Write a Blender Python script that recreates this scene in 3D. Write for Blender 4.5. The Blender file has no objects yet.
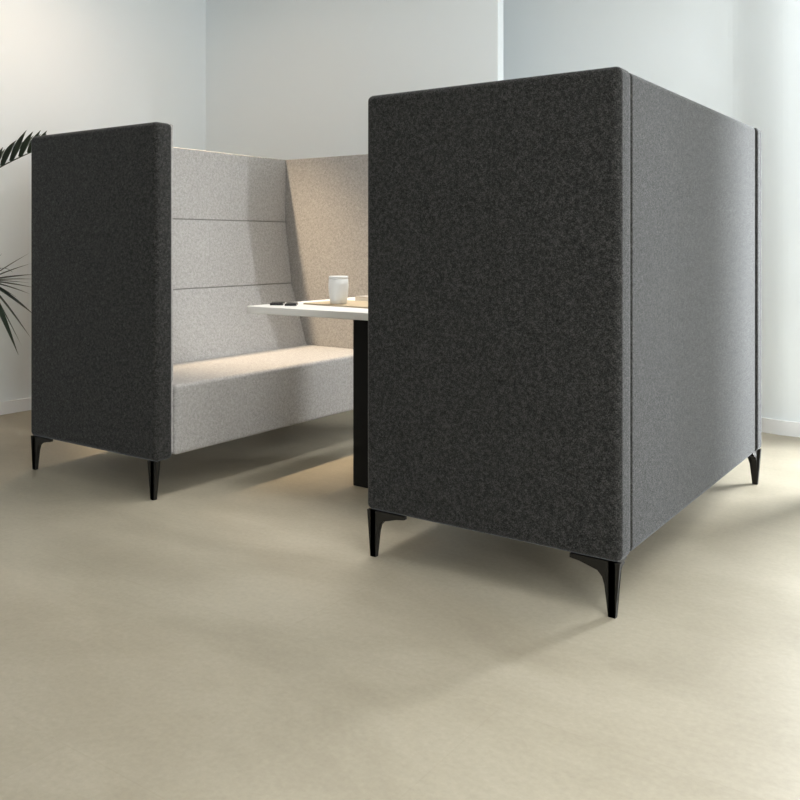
import bpy, bmesh, math, random
from mathutils import Vector, Matrix
random.seed(7)
C = bpy.context.scene.collection
PI = math.pi

# ------------------------------------------------------------------ helpers
def obj(name, bm, mat, parent=None, smooth=True, weighted=True):
    bmesh.ops.recalc_face_normals(bm, faces=bm.faces)
    me = bpy.data.meshes.new(name)
    bm.to_mesh(me); bm.free()
    me.materials.append(mat)
    o = bpy.data.objects.new(name, me); C.objects.link(o)
    if parent: o.parent = parent
    if smooth:
        for p in me.polygons: p.use_smooth = True
        if weighted:
            w = o.modifiers.new('weighted', 'WEIGHTED_NORMAL'); w.keep_sharp = True
    return o
def thing(name, label, cat, loc=(0, 0, 0), rz=0, group=None):
    o = bpy.data.objects.new(name, None); C.objects.link(o)
    o.empty_display_size = .1
    o.location = loc; o.rotation_euler = (0, 0, rz)
    o['label'] = label; o['category'] = cat
    if group: o['group'] = group
    return o
def tag(o, label, cat, group=None):
    o['label'] = label; o['category'] = cat
    if group: o['group'] = group
    return o
def struct(name, bm, mat, parent=None, smooth=False):
    o = obj(name, bm, mat, parent, smooth)
    if not parent: o['kind'] = 'structure'
    return o
def add_box(bm, x0, x1, y0, y1, z0, z1, bev=0, seg=3, edges=None):
    v = [bm.verts.new(p) for p in ((x0,y0,z0),(x1,y0,z0),(x1,y1,z0),(x0,y1,z0),(x0,y0,z1),(x1,y0,z1),(x1,y1,z1),(x0,y1,z1))]
    fs = [bm.faces.new([v[i] for i in f]) for f in ((3,2,1,0),(4,5,6,7),(0,1,5,4),(1,2,6,5),(2,3,7,6),(3,0,4,7))]
    if bev:
        es = list({e for f in fs for e in f.edges})
        bmesh.ops.bevel(bm, geom=es, offset=bev, segments=seg, profile=.5, affect='EDGES')
def box(*a, **k):
    bm = bmesh.new(); add_box(bm, *a, **k); return bm
def add_prism(bm, pts, axis, a0, a1, bev=0, seg=3):
    """closed 2D outline extruded along an axis ('x': pts are y,z; 'y': pts are x,z; 'z': pts are x,y)"""
    def P(p, a):
        return {'x': (a, p[0], p[1]), 'y': (p[0], a, p[1]), 'z': (p[0], p[1], a)}[axis]
    lo = [bm.verts.new(P(p, a0)) for p in pts]; hi = [bm.verts.new(P(p, a1)) for p in pts]
    n = len(pts); fs = [bm.faces.new(lo), bm.faces.new(hi)]
    for i in range(n):
        fs.append(bm.faces.new((lo[i], lo[(i+1) % n], hi[(i+1) % n], hi[i])))
    if bev:
        es = list({e for f in fs for e in f.edges})
        bmesh.ops.bevel(bm, geom=es, offset=bev, segments=seg, profile=.5, affect='EDGES')
def add_lathe(bm, prof, cx=0, cy=0, n=40, cap=True):
    rings = []
    for r, z in prof:
        rings.append([bm.verts.new((cx + r*math.cos(2*PI*k/n), cy + r*math.sin(2*PI*k/n), z)) for k in range(n)])
    for a, b in zip(rings, rings[1:]):
        for k in range(n):
            bm.faces.new((a[k], a[(k+1) % n], b[(k+1) % n], b[k]))
    if cap:
        bm.faces.new(rings[0]); bm.faces.new(rings[-1])
def add_tube(bm, pts, radii, n=8):
    pts = [Vector(p) for p in pts]
    rings = []
    for i, p in enumerate(pts):
        d = (pts[min(i+1, len(pts)-1)] - pts[max(i-1, 0)]).normalized()
        s = d.cross(Vector((0, 0, 1)))
        if s.length < 1e-3: s = d.cross(Vector((1, 0, 0)))
        s.normalize(); t = s.cross(d)
        rings.append([bm.verts.new(p + radii[i]*(math.cos(2*PI*k/n)*s + math.sin(2*PI*k/n)*t)) for k in range(n)])
    for a, b in zip(rings, rings[1:]):
        for k in range(n): bm.faces.new((a[k], a[(k+1) % n], b[(k+1) % n], b[k]))
    bm.faces.new(rings[0]); bm.faces.new(rings[-1])

# ------------------------------------------------------------------ materials
def mat(name, color, rough=.6, metal=0, spec=.5, **k):
    m = bpy.data.materials.new(name); m.use_nodes = True
    b = m.node_tree.nodes['Principled BSDF']
    b.inputs['Base Color'].default_value = (*color, 1)
    b.inputs['Roughness'].default_value = rough
    b.inputs['Metallic'].default_value = metal
    b.inputs['Specular IOR Level'].default_value = spec
    for n, v in k.items(): b.inputs[n.replace('_', ' ')].default_value = v
    return m
def N(m, t, **k):
    n = m.node_tree.nodes.new(t)
    for a, v in k.items(): setattr(n, a, v)
    return n
def L(m, a, b): m.node_tree.links.new(a, b)
def ramp(m, stops):
    r = N(m, 'ShaderNodeValToRGB'); e = r.color_ramp.elements
    while len(e) < len(stops): e.new(.5)
    for x, (p, c) in zip(e, stops): x.position = p; x.color = (*c, 1)
    return r
def fabric(name, stops, sheen=.3, sheen_rough=.5, tint=(1, 1, 1), scale=310, bump=.25):
    m = mat(name, (.1, .1, .1), .95, spec=.1)
    b = m.node_tree.nodes['Principled BSDF']
    tc = N(m, 'ShaderNodeTexCoord')
    n1 = N(m, 'ShaderNodeTexNoise'); n1.inputs['Scale'].default_value = scale; n1.inputs['Detail'].default_value = 3; n1.inputs['Roughness'].default_value = .7
    n2 = N(m, 'ShaderNodeTexNoise'); n2.inputs['Scale'].default_value = scale*.3; n2.inputs['Detail'].default_value = 2
    rot = N(m, 'ShaderNodeMapping'); rot.inputs['Rotation'].default_value = (.61, .83, .37); rot.inputs['Location'].default_value = (3.3, 1.7, 2.9)
    L(m, tc.outputs['Object'], rot.inputs['Vector'])
    L(m, rot.outputs['Vector'], n1.inputs['Vector']); L(m, rot.outputs['Vector'], n2.inputs['Vector'])
    mx = N(m, 'ShaderNodeMix'); mx.data_type = 'FLOAT'; mx.inputs[0].default_value = .3
    L(m, n1.outputs['Fac'], mx.inputs[2]); L(m, n2.outputs['Fac'], mx.inputs[3])
    r = ramp(m, stops); L(m, mx.outputs[0], r.inputs['Fac']); L(m, r.outputs['Color'], b.inputs['Base Color'])
    b.inputs['Sheen Weight'].default_value = sheen
    b.inputs['Sheen Roughness'].default_value = sheen_rough
    sr = ramp(m, [(.36, tuple(.35*c for c in tint)), (.62, tint)]); L(m, n1.outputs['Fac'], sr.inputs['Fac']); L(m, sr.outputs['Color'], b.inputs['Sheen Tint'])
    bp = N(m, 'ShaderNodeBump'); bp.inputs['Strength'].default_value = bump; bp.inputs['Distance'].default_value = .002
    L(m, mx.outputs[0], bp.inputs['Height']); L(m, bp.outputs['Normal'], b.inputs['Normal'])
    return m
M = {}
M['dark'] = fabric('anthracite_felt', [(.36, (.007, .0068, .0063)), (.5, (.024, .0235, .022)), (.65, (.070, .0685, .065))], .36, .4, (.95, .97, 1))
M['light'] = fabric('light_grey_felt', [(.34, (.225, .215, .205)), (.5, (.34, .327, .312)), (.66, (.46, .445, .425))], .15, .5)
M['seam'] = mat('seam_grey', (.2, .19, .18), .95, spec=.1)
M['black'] = mat('black_powder_coat', (.005, .005, .005), .6, spec=.25)
M['leg'] = mat('dark_bronze_metal', (.010, .009, .007), .45, spec=.3)
M['white_top'] = mat('white_laminate', (.82, .80, .77), .35)
M['core'] = mat('white_edge_band', (.8, .785, .76), .4)
M['base'] = mat('white_skirting_paint', (.86, .87, .87), .4)
M['frame'] = mat('grey_aluminium', (.35, .35, .35), .4, .6)
M['gloss'] = mat('black_phone_glass', (.012, .011, .012), .25)
M['kraft'] = mat('kraft_cover', (.50, .39, .25), .75)
M['paper'] = mat('cream_paper', (.78, .71, .60), .8)
M['blush'] = mat('pale_book_cover', (.50, .44, .39), .6)
M['soil'] = mat('dark_soil', (.03, .022, .015), .95)
M['pot'] = mat('charcoal_pot', (.05, .05, .05), .6)
M['stem'] = mat('palm_stem', (.06, .075, .035), .6)
M['leaf'] = mat('palm_leaf', (.018, .032, .02), .5)
M['wood'] = mat('oak_wood', (.30, .19, .10), .5)
# ceramic tumbler
M['cup'] = mat('frosted_white_glass', (.80, .81, .81), .3)
M['cup'].node_tree.nodes['Principled BSDF'].inputs['Subsurface Weight'].default_value = .3
M['cup'].node_tree.nodes['Principled BSDF'].inputs['Subsurface Radius'].default_value = (.02, .02, .02)
# leaf colour variation
m = M['leaf']; tc = N(m, 'ShaderNodeTexCoord'); n = N(m, 'ShaderNodeTexNoise'); n.inputs['Scale'].default_value = 9
r = ramp(m, [(.35, (.012, .024, .018)), (.65, (.030, .048, .028))])
L(m, tc.outputs['Object'], n.inputs['Vector']); L(m, n.outputs['Fac'], r.inputs['Fac']); L(m, r.outputs['Color'], m.node_tree.nodes['Principled BSDF'].inputs['Base Color'])
# wall paint
def paint(name, c):
    m = mat(name, c, .7, spec=.25)
    tc = N(m, 'ShaderNodeTexCoord'); n = N(m, 'ShaderNodeTexNoise'); n.inputs['Scale'].default_value = 120
    bp = N(m, 'ShaderNodeBump'); bp.inputs['Strength'].default_value = .04; bp.inputs['Distance'].default_value = .002
    L(m, tc.outputs['Object'], n.inputs['Vector']); L(m, n.outputs['Fac'], bp.inputs['Height']); L(m, bp.outputs['Normal'], m.node_tree.nodes['Principled BSDF'].inputs['Normal'])
    return m
M['wall'] = paint('white_wall_paint', (.82, .865, .885))
M['wall_dark'] = paint('bounce_cut_dark', (.06, .06, .06))  # unseen front wall, coloured dark to cut bounce light on the sofa ends
M['column'] = paint('grey_column_paint', (.22, .22, .22))
M['ceil'] = paint('white_ceiling_paint', (.72, .72, .70))
# floor: large beige stone-look slabs, hardly visible joints, cloudy mottling
m = M['floor'] = mat('beige_stone_floor', (.5, .46, .38), .42, spec=.35)
b = m.node_tree.nodes['Principled BSDF']
tc = N(m, 'ShaderNodeTexCoord')
def noise(sc, det, rough=.5, dist=0):
    n = N(m, 'ShaderNodeTexNoise'); n.inputs['Scale'].default_value = sc; n.inputs['Detail'].default_value = det
    n.inputs['Roughness'].default_value = rough; n.inputs['Distortion'].default_value = dist
    return n
mp = N(m, 'ShaderNodeMapping'); mp.inputs['Scale'].default_value = (.62, 1.25, 1); mp.inputs['Rotation'].default_value = (0, 0, -.25)
L(m, tc.outputs['Object'], mp.inputs['Vector'])
na = noise(1.7, 9, .66, .35); L(m, mp.outputs['Vector'], na.inputs['Vector'])
nb = noise(70, 4, .65); L(m, tc.outputs['Object'], nb.inputs['Vector'])
ra = ramp(m, [(.34, (.342, .303, .230)), (.5, (.40, .358, .276)), (.66, (.452, .408, .322))]); L(m, na.outputs['Fac'], ra.inputs['Fac'])
rb = ramp(m, [(.3, (.93, .93, .93)), (.7, (1.05, 1.05, 1.05))]); L(m, nb.outputs['Fac'], rb.inputs['Fac'])
mul = N(m, 'ShaderNodeMix'); mul.data_type = 'RGBA'; mul.blend_type = 'MULTIPLY'; mul.inputs[0].default_value = 1
L(m, ra.outputs['Color'], mul.inputs[6]); L(m, rb.outputs['Color'], mul.inputs[7])
br = N(m, 'ShaderNodeTexBrick'); br.offset = .5
br.inputs['Color1'].default_value = (1, 1, 1, 1); br.inputs['Color2'].default_value = (.97, .97, .96, 1); br.inputs['Mortar'].default_value = (.95, .945, .935, 1)
br.inputs['Scale'].default_value = 1; br.inputs['Mortar Size'].default_value = .0022; br.inputs['Mortar Smooth'].default_value = .6
br.inputs['Brick Width'].default_value = 1.2; br.inputs['Row Height'].default_value = .6
mp2 = N(m, 'ShaderNodeMapping'); mp2.inputs['Location'].default_value = (.25, .18, 0)
L(m, tc.outputs['Object'], mp2.inputs['Vector']); L(m, mp2.outputs['Vector'], br.inputs['Vector'])
mul2 = N(m, 'ShaderNodeMix'); mul2.data_type = 'RGBA'; mul2.blend_type = 'MULTIPLY'; mul2.inputs[0].default_value = 1
L(m, mul.outputs[2], mul2.inputs[6]); L(m, br.outputs['Color'], mul2.inputs[7]); L(m, mul2.outputs[2], b.inputs['Base Color'])
rr = ramp(m, [(.3, (.38,)*3), (.7, (.52,)*3)]); L(m, na.outputs['Fac'], rr.inputs['Fac']); L(m, rr.outputs['Color'], b.inputs['Roughness'])
# window glass: thin pane
m = M['glass'] = bpy.data.materials.new('window_glass'); m.use_nodes = True
nt = m.node_tree; nt.nodes.clear()
out = N(m, 'ShaderNodeOutputMaterial'); mixs = N(m, 'ShaderNodeMixShader'); tr = N(m, 'ShaderNodeBsdfTransparent'); gl = N(m, 'ShaderNodeBsdfGlossy')
gl.inputs['Roughness'].default_value = .02; mixs.inputs[0].default_value = .06
L(m, tr.outputs[0], mixs.inputs[1]); L(m, gl.outputs[0], mixs.inputs[2]); L(m, mixs.outputs[0], out.inputs[0])
# lit lamp diffuser
m = M['lampglow'] = mat('warm_lamp_diffuser', (.8, .7, .55), .5)
b = m.node_tree.nodes['Principled BSDF']; b.inputs['Emission Color'].default_value = (1, .78, .55, 1); b.inputs['Emission Strength'].default_value = 6

# ------------------------------------------------------------------ the room   (X to the right along the sofas' depth, Y into the room)
XL, XR, YF, YB, YP, ZC = -4.535, 2.6, -2.6, 4.755, 4.305, 2.645
DX0, DX1, DZ = -.33, .22, 2.25                   # tall narrow window in the back wall
struct('floor', box(XL-.15, XR+.15, YF-.15, YB+.2, -.12, 0), M['floor'])
struct('ceiling', box(XL-.15, XR+.15, YF-.15, YB+.2, ZC, ZC+.12), M['ceil'])
struct('wall_left', box(XL-.15, XL, YF-.15, YB+.2, 0, ZC), M['wall'])
struct('wall_front', box(XL, XR, YF-.15, YF, 0, ZC), M['wall_dark'])
# back wall: a thin partition stands in front of its left part; the right part's soft step is added to shade a dark band
PX, PTK = -2.265, .06                          # thin partition standing in front of the back wall
bm = bmesh.new(); add_prism(bm, [(XL, YP+PTK), (XL, YP), (PX-.004, YP), (PX, YP+.004), (PX, YP+PTK)], 'z', 0, ZC)
struct('wall_back_left', bm, M['wall'])
STEP = .06
pts = [(XL, YB+.2), (XL, YB+STEP)]
for k in range(13):
    t = k/12; s = t*t*(3-2*t)
    pts.append((-1.20 + .30*t, YB+STEP-STEP*s))
pts += [(DX0, YB), (DX0, YB+.2)]
bm = bmesh.new(); add_prism(bm, pts, 'z', 0, ZC)
add_box(bm, DX0, DX1, YB, YB+.2, DZ, ZC); add_box(bm, DX1, XR, YB, YB+.2, 0, ZC)
struct('wall_back', bm, M['wall'])
# right wall with two windows
WZ0, WZ1 = .12, 2.3
WY = [(-1.6, .1), (.7, 2.4)]
bm = bmesh.new()
ys = [YF-.15, WY[0][0], WY[0][1], WY[1][0], WY[1][1], YB+.2]
for a, c in ((0, 1), (2, 3), (4, 5)): add_box(bm, XR, XR+.15, ys[a], ys[c], 0, ZC)
for y0, y1 in WY:
    add_box(bm, XR, XR+.15, y0, y1, 0, WZ0); add_box(bm, XR, XR+.15, y0, y1, WZ1, ZC)
struct('wall_right', bm, M['wall'])
def glazed(name, axis, a0, a1, z0, z1, p, fr=.06, mull=()):
    """frame + pane; axis 'y': lies in the back wall, 'x': lies in the right wall"""
    bm = bmesh.new()
    def bb(bm, s0, s1, q0, q1, w):
        if axis == 'y': add_box(bm, s0, s1, p-w, p+w, q0, q1)
        else: add_box(bm, p-w, p+w, s0, s1, q0, q1)
    bb(bm, a0, a0+fr, z0, z1, .03); bb(bm, a1-fr, a1, z0, z1, .03)
    bb(bm, a0+fr, a1-fr, z0, z0+fr, .03); bb(bm, a0+fr, a1-fr, z1-fr, z1, .03)
    for q in mull: bb(bm, q-.025, q+.025, z0+fr, z1-fr, .03)
    w = struct(name, bm, M['frame'])
    bm = bmesh.new(); bb(bm, a0+fr, a1-fr, z0+fr, z1-fr, .004)
    struct('glass_pane', bm, M['glass'], w)
    return w
glazed('window_3', 'y', DX0, DX1, 0, DZ, YB+.08, .03)
glazed('window_1', 'x', WY[0][0], WY[0][1], WZ0, WZ1, XR+.08)
glazed('window_2', 'x', WY[1][0], WY[1][1], WZ0, WZ1, XR+.08)
# skirting
def skirting(name, pts, inward):
    bm = bmesh.new(); add_prism(bm, pts, 'z', 0, .072, .003, 2); struct(name, bm, M['base'])
T = .014
skirting('baseboard_left', [(XL, YF), (XL+T, YF), (XL+T, YP-T), (XL, YP-T)], 0)
skirting('baseboard_back_left', [(XL, YP), (XL, YP-T), (PX+T, YP-T), (PX+T, YP+PTK), (PX, YP+PTK), (PX, YP)], 0)
up = pts[2:-2]
skirting('baseboard_back', [(XL, YB+STEP)] + up + [(DX0, YB), (DX0, YB-T)] + [(x, y-T) for x, y in reversed(up)] + [(XL, YB+STEP-T)], 0)
skirting('baseboard_right', [(XR, YF), (XR-T, YF), (XR-T, YB), (XR, YB)], 0)

# ------------------------------------------------------------------ high-back booth sofas
SD, SH, SB = .796, 1.40, .1403                  # depth, height, underside
hx = SD/2
PT = .086                                         # padded side panel thickness
def leg_bm(sx, sy, hy, wing_x=.135, wing_y=.085):
    """cast bracket leg in the corner (sx, sy): two tapering blades under the frame that run into one slim post"""
    bm = bmesh.new()
    cx, cy = sx*(hx-.003), sy*(hy-.003)
    def P(a, b, z): return (cx - sx*a, cy - sy*b, z)
    def blade(length, along_x, o0, o1, i0, b0, b1):
        # outline: outer edge, foot, inner edge with fillet, wing
        pr = [(o1, SB), (o0+(o1-o0)*.4, .07), (o0, 0), (i0, 0), (i0+.006, .05), (i0+.010, .080)]
        if length:
            pr += [(i0+.0125, .090), (i0+.016, .099), (i0+.0215, .107), (i0+.029, .113), (i0+.039, .1175), (i0+.055, .1215), (length*.8, .1265), (length, .1305), (length, SB)]
        else:
            pr += [(i0+.014, .11), (i0+.017, SB)]
        lo = [bm.verts.new(P(q, b0, z) if along_x else P(b0, q, z)) for q, z in pr]
        hi = [bm.verts.new(P(q, b1, z) if along_x else P(b1, q, z)) for q, z in pr]
        n = len(pr)
        fl = [bm.faces.new(lo), bm.faces.new(hi)]
        for i in range(n): bm.faces.new((lo[i], lo[(i+1) % n], hi[(i+1) % n], hi[i]))
        bmesh.ops.triangulate(bm, faces=fl)
    blade(wing_x, True, .012, .0, .031, .001, .016)
    blade(wing_y, False, .001, .001, .016, .0125, .0305)
    return bm
def cushion_bm(prof, y0, y1, bev=.012):
    bm = bmesh.new(); add_prism(bm, prof, 'y', y0, y1, bev, 3)
    return bm
def sofa(label, loc, rz, front_wing, length):
    hy = length/2
    t = thing('high_back_booth_sofa', label, 'sofa', loc, rz, 'high-back booth sofas')
    yi = hy - PT
    for s in (-1, 1):
        ya, yb = sorted((s*yi, s*hy))
        p = obj('side_panel', box(-hx, hx, ya, yb, SB, SH, bev=.019, seg=4), M['dark'], t)
        la, lb = sorted((s*(yi+.004), s*(yi-.010)))
        l = obj('panel_lining', box(-hx+.10, hx-.012, la, lb, SB+.02, SH-.002, bev=.004, seg=2), M['light'], p)
        l['label'] = 'light grey felt inner lining'
    e = .0045
    obj('back_panel', box(-hx+.005, -hx+.075, -yi+e, yi-e, SB, SH-.002, bev=.015, seg=4), M['dark'], t)
    yc = yi - .0115
    xb = -hx + .077
    x0, x1, x2, x3 = -.217, -.217, -.174, -.064
    z0, z1, z2, z3 = SH-.002, 1.063, .736, .405
    g = .0022
    for prof in ([(xb, z1+g), (x1, z1+g), (x0, z0), (xb, z0)],
                 [(xb, z2+g), (x2, z2+g), (x1, z1-g), (xb, z1-g)],
                 [(xb, z3), (x3, z3), (x2, z2-g), (xb, z2-g)]):
        c = obj('back_cushion', cushion_bm(prof, -yc, yc, .0035), M['light'], t)
        c['label'] = 'light grey felt back cushion'
    sm = bmesh.new()
    for z, x in ((z1, x1), (z2, x2)): add_box(sm, xb+.01, x-.004, -yc+.003, yc-.003, z-g, z+g)
    obj('seam_piping', sm, M['seam'], t, smooth=False)
    c = obj('seat', box(xb, hx-.003, -yc, yc, SB+.008, .415, bev=.016, seg=4), M['light'], t)
    c['label'] = 'light grey felt bench seat'
    for sx in (-1, 1):
        for sy in (-1, 1):
            if sx == 1 and not front_wing:
                bm = leg_bm(sx, sy, hy, 0, 0)
            else:
                bm = leg_bm(sx, sy, hy)
            lg = obj('leg', bm, M['leg'], t, smooth=False)
            lg['label'] = 'slim black tapered metal leg'
    return t
NEAR = 2.1753                                    # both near ends stand on one line
sofa('far dark felt booth sofa at left, its pale grey seat and cushions open to view', (-2.554-hx, NEAR+1.515/2, 0), 0, False, 1.515)
sofa('large dark grey felt booth sofa in the foreground at right, turned with its back outward', (-.8005-hx, NEAR+1.56/2, 0), PI, True, 1.56)

# ------------------------------------------------------------------ table between the sofas
TX0, TX1, TY0, TY1, TZ = -2.435, -1.685, 2.530, 3.33, .704
t = thing('meeting_table', 'white topped meeting table with black column standing between the two booth sofas', 'table', ((TX0+TX1)/2, (TY0+TY1)/2, 0))
ox, oy = t.location.x, t.location.y
o = obj('tabletop', box(TX0-ox, TX1-ox, TY0-oy, TY1-oy, TZ-.028, TZ, bev=.003, seg=2), M['white_top'], t)
o['label'] = 'white tabletop'
o = obj('column', box(-2.096-ox, -2.006-ox, 2.772-oy, 3.08-oy, 0, TZ-.034, bev=.004, seg=2), M['black'], t)
o['label'] = 'black metal column'
obj('mounting_plate', box(-.16, .16, -.26, .26, TZ-.034, TZ-.028), M['black'], t, smooth=False)

# camera model, used only to turn measured places on the table top into room coordinates
F, CX, HY, TH, EYE = 886.3594, 369.8578, 242.8989, .9426, .951
cs, sn = math.cos(TH), math.sin(TH)
def on_plane(px, py, z):
    d = (EYE - z)*F/(py - HY); rx = (px - CX)/F
    return Vector((d*(sn*rx - cs), d*(cs*rx + sn), z))
def at_depth(px, py, d):
    rx = (px - CX)/F
    return Vector((d*(sn*rx - cs), d*(cs*rx + sn), EYE - d*(py - HY)/F))

# notebook in kraft covers, opened flat under the cup
def book(name, label, cat, loc, rz, w, l, h, cover, pages):
    t = thing(name, label, cat, loc, rz)
    ct = .0018
    bm = bmesh.new()
    add_box(bm, -w/2, w/2, -l/2, l/2, 0, ct, .0006, 1); add_box(bm, -w/2, w/2, -l/2, l/2, h-ct, h, .0006, 1)
    add_box(bm, -w/2, -w/2+ct, -l/2, l/2, ct, h-ct)
    obj('cover', bm, cover, t, smooth=False)
    obj('pages', box(-w/2+ct, w/2-.004, -l/2+.003, l/2-.003, ct, h-ct), pages, t, smooth=False)
    return t
nbz = .006
book('magazine', 'tan covered magazine lying flat on the white table under the cup', 'magazine', (-2.09, 2.825, TZ), -.10, .42, .24, nbz, M['kraft'], M['paper'])
book('book', 'pale closed book on the white table behind the cup at the right', 'book', (-2.115, 3.085, TZ), -.06, .26, .20, .022, M['blush'], M['paper'])

# frosted cup
cp = on_plane(338.5, 304.0, TZ+nbz)
t = thing('tumbler', 'frosted white tumbler standing on the tan magazine on the table', 'cup', (cp.x, cp.y, TZ+nbz))
R0 = .0395
bm = bmesh.new()
add_lathe(bm, [(.0, .0), (.028, 0), (.0325, .003), (.0365, .03), (R0, .062), (R0, .078), (.0385, .098), (.0365, .1005), (.0355, .0985), (.0365, .078), (.036, .06), (.033, .03), (.030, .008), (.0, .006)], n=40, cap=False)
bmesh.ops.remove_doubles(bm, verts=bm.verts, dist=1e-5)
obj('body', bm, M['cup'], t, weighted=False)
bm = bmesh.new(); add_lathe(bm, [(.0, .0995), (.0355, .0995), (.0385, .1015), (.0385, .109), (.0372, .1105), (0, .1105)], n=40, cap=False)
bmesh.ops.remove_doubles(bm, verts=bm.verts, dist=1e-5)
obj('lid', bm, M['cup'], t, weighted=True)

# two dark slim phones near the table's left corner
def phone(label, px, py, rz, w, l):
    p = on_plane(px, py, TZ)
    t = thing('smartphone', label, 'phone', (p.x, p.y, TZ), rz, 'phones on the table')
    bm = bmesh.new(); add_box(bm, -w/2, w/2, -l/2, l/2, 0, .009, .002, 2)
    obj('case', bm, M['gloss'], t)
    obj('screen', box(-w/2+.003, w/2-.003, -l/2+.003, l/2-.003, .009, .0094), M['gloss'], t, smooth=False)
    return t
phone('left one of two small dark phones on the table near its front left corner', 277.5, 304.7, .62, .052, .085)
phone('right one of two small dark phones on the table, nearer the cup', 291.5, 305.3, .62, .046, .085)

# ------------------------------------------------------------------ palm behind the left sofa
pc = at_depth(-66, 400, 4.0); pc.z = 0
palm = thing('potted_palm', 'tall green palm with long leaflets reaching past the left sofa beside the left wall', 'plant', pc)
bm = bmesh.new(); add_lathe(bm, [(0, 0), (.125, 0), (.135, .01), (.165, .30), (.168, .315), (.155, .315), (.15, .29), (0, .28)], n=32, cap=False)
bmesh.ops.remove_doubles(bm, verts=bm.verts, dist=1e-5)
obj('pot', bm, M['pot'], palm, weighted=False)
bm = bmesh.new(); add_lathe(bm, [(0, .281), (.148, .286), (0, .300)], n=24, cap=False); bmesh.ops.remove_doubles(bm, verts=bm.verts, dist=1e-5)
obj('soil', bm, M['soil'], palm, weighted=False)
def bez(p0, p1, p2, p3, n):
    r = []
    for i in range(n+1):
        t = i/n; r.append(p0*(1-t)**3 + p1*3*t*(1-t)**2 + p2*3*t*t*(1-t) + p3*t**3)
    return r
def leaflet(bm, base, d, length, width, droop, side=None):
    """one blade: a folded, tapering strip that bends down along its length"""
    d = d.normalized(); up = Vector((0, 0, 1))
    s = d.cross(up)
    if s.length < .05: s = Vector((1, 0, 0))
    s.normalize(); nrm = s.cross(d)
    prev = None; n = 7
    for i in range(n+1):
        t = i/n
        c = base + d*length*t - up*droop*length*t*t
        w = width*(.35 + .65*math.sin(PI*min(1, .15+t*.8)))*(1 - t**3)*.5 + .0004
        row = [bm.verts.new(c - s*w + nrm*w*.35), bm.verts.new(c), bm.verts.new(c + s*w + nrm*w*.35)]
        if prev:
            for k in range(2): bm.faces.new((prev[k], prev[k+1], row[k+1], row[k]))
        prev = row
def frond(base, tip, arch, npair, ll, width, droop, start=.35, fwd=.55, up=.15):
    base = Vector(base); tip = Vector(tip)
    mid = (base + tip)/2
    c1 = base + (mid-base)*.45 + Vector((0, 0, arch)); c2 = tip - (tip-mid)*.55 + Vector((0, 0, arch*.75))
    pts = bez(base, c1, c2, tip, 28)
    bm = bmesh.new()
    add_tube(bm, pts, [.006*(1-i/28)+.0012 for i in range(29)], 6)
    for k in range(npair):
        t = start + (1-start)*(k+.5)/npair; f = t*28; i = min(27, int(f)); q = pts[i].lerp(pts[i+1], f-i)
        tan = (pts[min(28, i+1)]-pts[i-1]).normalized()
        s = tan.cross(Vector((0, 0, 1))).normalized()
        env = math.sin(PI*(.18+.72*(k+.5)/npair))
        for sg in (-1, 1):
            dd = tan*fwd + s*sg*.85 + Vector((0, 0, up + random.uniform(-.06, .06)))
            leaflet(bm, q, dd, ll*env*random.uniform(.9, 1.08), width, droop*random.uniform(.7, 1.3))
    leaflet(bm, pts[-1], pts[-1]-pts[-3], ll*.5, width, droop)
    f = obj('frond', bm, M['leaf'], palm, weighted=False)
    return f
def loc(px, py, d): return at_depth(px, py, d) - pc
# stems
stems = [Vector((.02, 0, .28)), Vector((-.04, .03, .28)), Vector((.03, -.05, .28)), Vector((-.02, -.04, .28)), Vector((.05, .04, .28))]
heads = [Vector((.05, .01, .95)), Vector((-.07, .05, 1.1)), Vector((.05, -.08, .85)), Vector((-.05, -.08, 1.0)), Vector((.08, .06, 1.05))]
for a, h in zip(stems, heads):
    bm = bmesh.new(); add_tube(bm, bez(a, a+Vector((0, 0, .2)), h-Vector((0, 0, .3)), h, 8), [.011-.0006*i for i in range(9)], 8)
    obj('stem', bm, M['stem'], palm, weighted=False)
# upper frond passing the sofa's top left corner
frond(heads[1], loc(48, 146, 4.25), .05, 8, .21, .032, .22, .40, .60, 1.15)
# fan leaf beside the panel
def fan(center, petiole_from, tips, width):
    bm = bmesh.new()
    add_tube(bm, bez(petiole_from, petiole_from.lerp(center, .4)+Vector((0, 0, .08)), petiole_from.lerp(center, .7)+Vector((0, 0, .06)), center, 10), [.0065-.0003*i for i in range(11)], 6)
    for tp, wf, dr in tips:
        v = tp - center
        leaflet(bm, center, v + Vector((0, 0, dr*v.length)), v.length*math.sqrt(1+dr*dr), width*wf, dr)
    return obj('fan_frond', bm, M['leaf'], palm, weighted=False)
fc = loc(-14, 281, 4.0)
ft = [(35, 279, 1.0, .04), (30, 283, .9, .06), (17, 262, .7, .55), (6, 244, .6, .3), (31, 252, .7, .05), (32, 263, .7, .05), (37, 274, 1.5, .03), (36, 288, 1.0, .03), (30, 294, .8, .05), (16, 297, .8, .05),
      (34, 315, 1.2, .06), (29, 336, 1.1, .06), (20, 343, 1.2, .05), (17, 352, 1.2, .05), (-10, 345, 1, .1), (-30, 330, 1, .1), (-48, 305, 1, .1), (-50, 270, 1, .15), (-40, 245, 1, .2), (-20, 232, 1, .2)]
fan(fc, heads[2]+Vector((0, 0, -.02)), [(loc(x, y, 4.0 + .10*math.sin(i*2.3)), w, d) for i, (x, y, w, d) in enumerate(ft)], .027)
frond(heads[3], Vector((-.25, -.62, 1.10)), .25, 16, .26, .02, .2)
frond(heads[1], Vector((-.18, -.42, 1.50)), .25, 16, .22, .02, .2)
frond(heads[3], Vector((.10, -.62, 1.35)), .25, 16, .22, .02, .2)
frond(heads[2], Vector((.22, -.66, .90)), .22, 15, .24, .02, .2)
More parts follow.
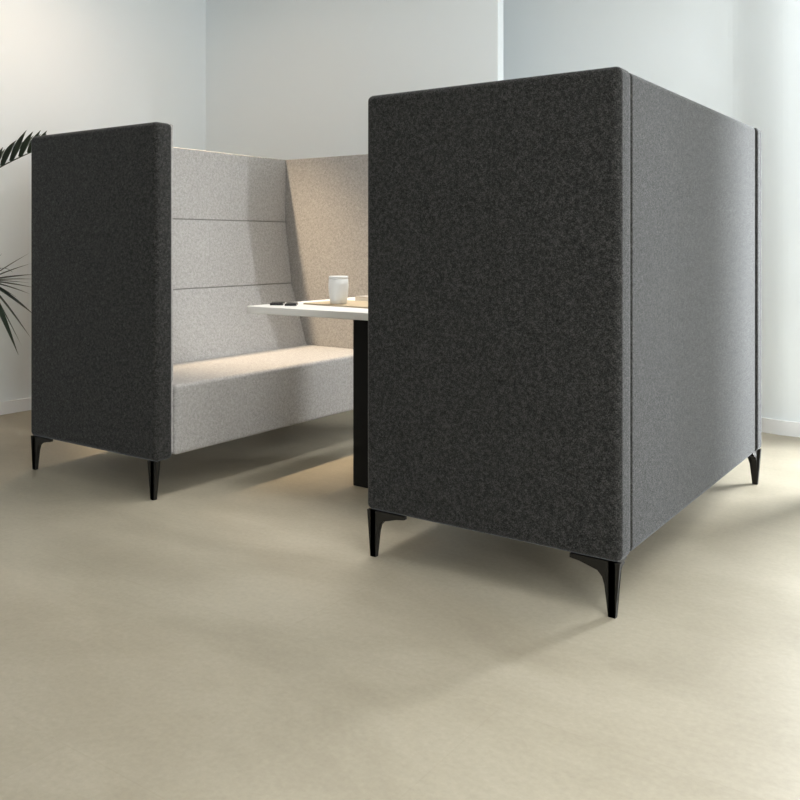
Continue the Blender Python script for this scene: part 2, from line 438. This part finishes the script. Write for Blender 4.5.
frond(heads[4], Vector((-.32, -.10, 1.25)), .2, 14, .2, .02, .2)

# round column beside the tall window
bm = bmesh.new(); add_lathe(bm, [(.08, 0), (.08, ZC)], -.45, 3.85, 40)
o = obj('trim_1', bm, M['column'], weighted=False, smooth=False); o['kind'] = 'structure'

# ------------------------------------------------------------------ light
def area(name, loc, rot, sx, sy, power, color=(1, 1, 1), spread=PI):
    l = bpy.data.lights.new(name, 'AREA'); l.shape = 'RECTANGLE'; l.size = sx; l.size_y = sy
    l.energy = power; l.color = color; l.spread = spread
    o = bpy.data.objects.new(name, l); C.objects.link(o); o.location = loc; o.rotation_euler = rot
    return o
# daylight through the tall window (back wall), aimed towards -Y
area('daylight_back', ((DX0+DX1)/2, YB+.16, DZ/2), (PI/2, 0, PI), DX1-DX0, DZ, 165, (.93, .97, 1))
# daylight through the right-hand windows, aimed towards -X
for i, (y0, y1) in enumerate(WY):
    area('daylight_window', (XR+.14, (y0+y1)/2, (WZ0+WZ1)/2), (PI/2, 0, PI/2), y1-y0, WZ1-WZ0, (135, 30)[i], (.95, .98, 1))
# round warm ceiling lamp behind the left sofa
def downlight(x, y, power):
    t = thing('ceiling_lamp', 'round warm ceiling lamp above the left sofa backrest', 'lamp', (x, y, ZC-.03))
    bm = bmesh.new(); add_lathe(bm, [(.10, .0), (.115, .0), (.118, .004), (.118, .0299), (.10, .0299), (.10, 0)], n=32, cap=False)
    bmesh.ops.remove_doubles(bm, verts=bm.verts, dist=1e-5); obj('trim_ring', bm, M['base'], t)
    bm = bmesh.new(); add_lathe(bm, [(0, .012), (.0999, .012), (.0999, .016), (0, .016)], n=32, cap=False)
    bmesh.ops.remove_doubles(bm, verts=bm.verts, dist=1e-5); obj('diffuser', bm, M['lampglow'], t)
    l = bpy.data.lights.new('warm_lamp', 'AREA'); l.shape = 'DISK'; l.size = .18; l.energy = power; l.color = (1, .66, .40)
    o = bpy.data.objects.new('warm_lamp', l); C.objects.link(o); o.location = (x, y, ZC-.022)
downlight(-3.75, 2.80, 4.5)
l = bpy.data.lights.new('warm_beam', 'SPOT'); l.energy = 290; l.color = (1, .78, .54); l.spot_size = math.radians(50); l.spot_blend = 1; l.shadow_soft_size = .05
o = bpy.data.objects.new('warm_beam', l); C.objects.link(o); o.location = (-3.42, 2.70, ZC-.035); o.rotation_euler = (math.radians(14), math.radians(-11), 0)
# unseen rectangular panels added at the ceiling for fill, out of frame above
def panel(x, y, w, l, power, label, spread=PI, color=(1, .985, .96)):
    t = thing('added_fill_panel', label, 'lamp', (x, y, ZC-.03), 0, 'added ceiling fill panels')
    bm = bmesh.new(); f = .02
    add_box(bm, -w/2-f, -w/2, -l/2-f, l/2+f, 0, .0299); add_box(bm, w/2, w/2+f, -l/2-f, l/2+f, 0, .0299)
    add_box(bm, -w/2, w/2, -l/2-f, -l/2, 0, .0299); add_box(bm, -w/2, w/2, l/2, l/2+f, 0, .0299)
    obj('frame', bm, M['base'], t, smooth=False)
    obj('diffuser', box(-w/2, w/2, -l/2, l/2, .014, .018), M['base'], t, smooth=False)
    area('panel_fill', (x, y, ZC-.02), (0, 0, 0), w, l, power, color, spread)
panel(.4, 1.5, 1.2, 1.2, 8, 'unseen square ceiling fill panel added above the floor in front of the right sofa', math.radians(120))
panel(-2.0, 2.9, .6, 1.2, 7.5, 'unseen long ceiling fill panel added above the white table', math.radians(85))
panel(-1.25, 3.75, .6, .6, 1.8, 'unseen small square ceiling fill panel added near the back wall behind the right sofa', PI, (.95, .98, 1))
# sky outside
w = bpy.data.worlds.new('sky'); bpy.context.scene.world = w; w.use_nodes = True
w.node_tree.nodes['Background'].inputs['Color'].default_value = (.85, .93, 1, 1)
w.node_tree.nodes['Background'].inputs['Strength'].default_value = 1.0

# ------------------------------------------------------------------ camera
cd = bpy.data.cameras.new('camera'); cam = bpy.data.objects.new('camera', cd); C.objects.link(cam)
cam.location = (0, 0, EYE); cam.rotation_euler = (PI/2, 0, PI/2 - TH)
cd.sensor_fit = 'HORIZONTAL'; cd.sensor_width = 36; cd.lens = 36*F/800
cd.shift_x = (400-CX)/800; cd.shift_y = (HY-400)/800
cd.clip_start = .02
S = bpy.context.scene; S.camera = cam
S.view_settings.view_transform = 'Standard'; S.view_settings.look = 'None'; S.view_settings.gamma = 1; S.view_settings.use_curve_mapping = False
S.view_settings.exposure = .48
S.cycles.max_bounces = 10; S.cycles.diffuse_bounces = 6
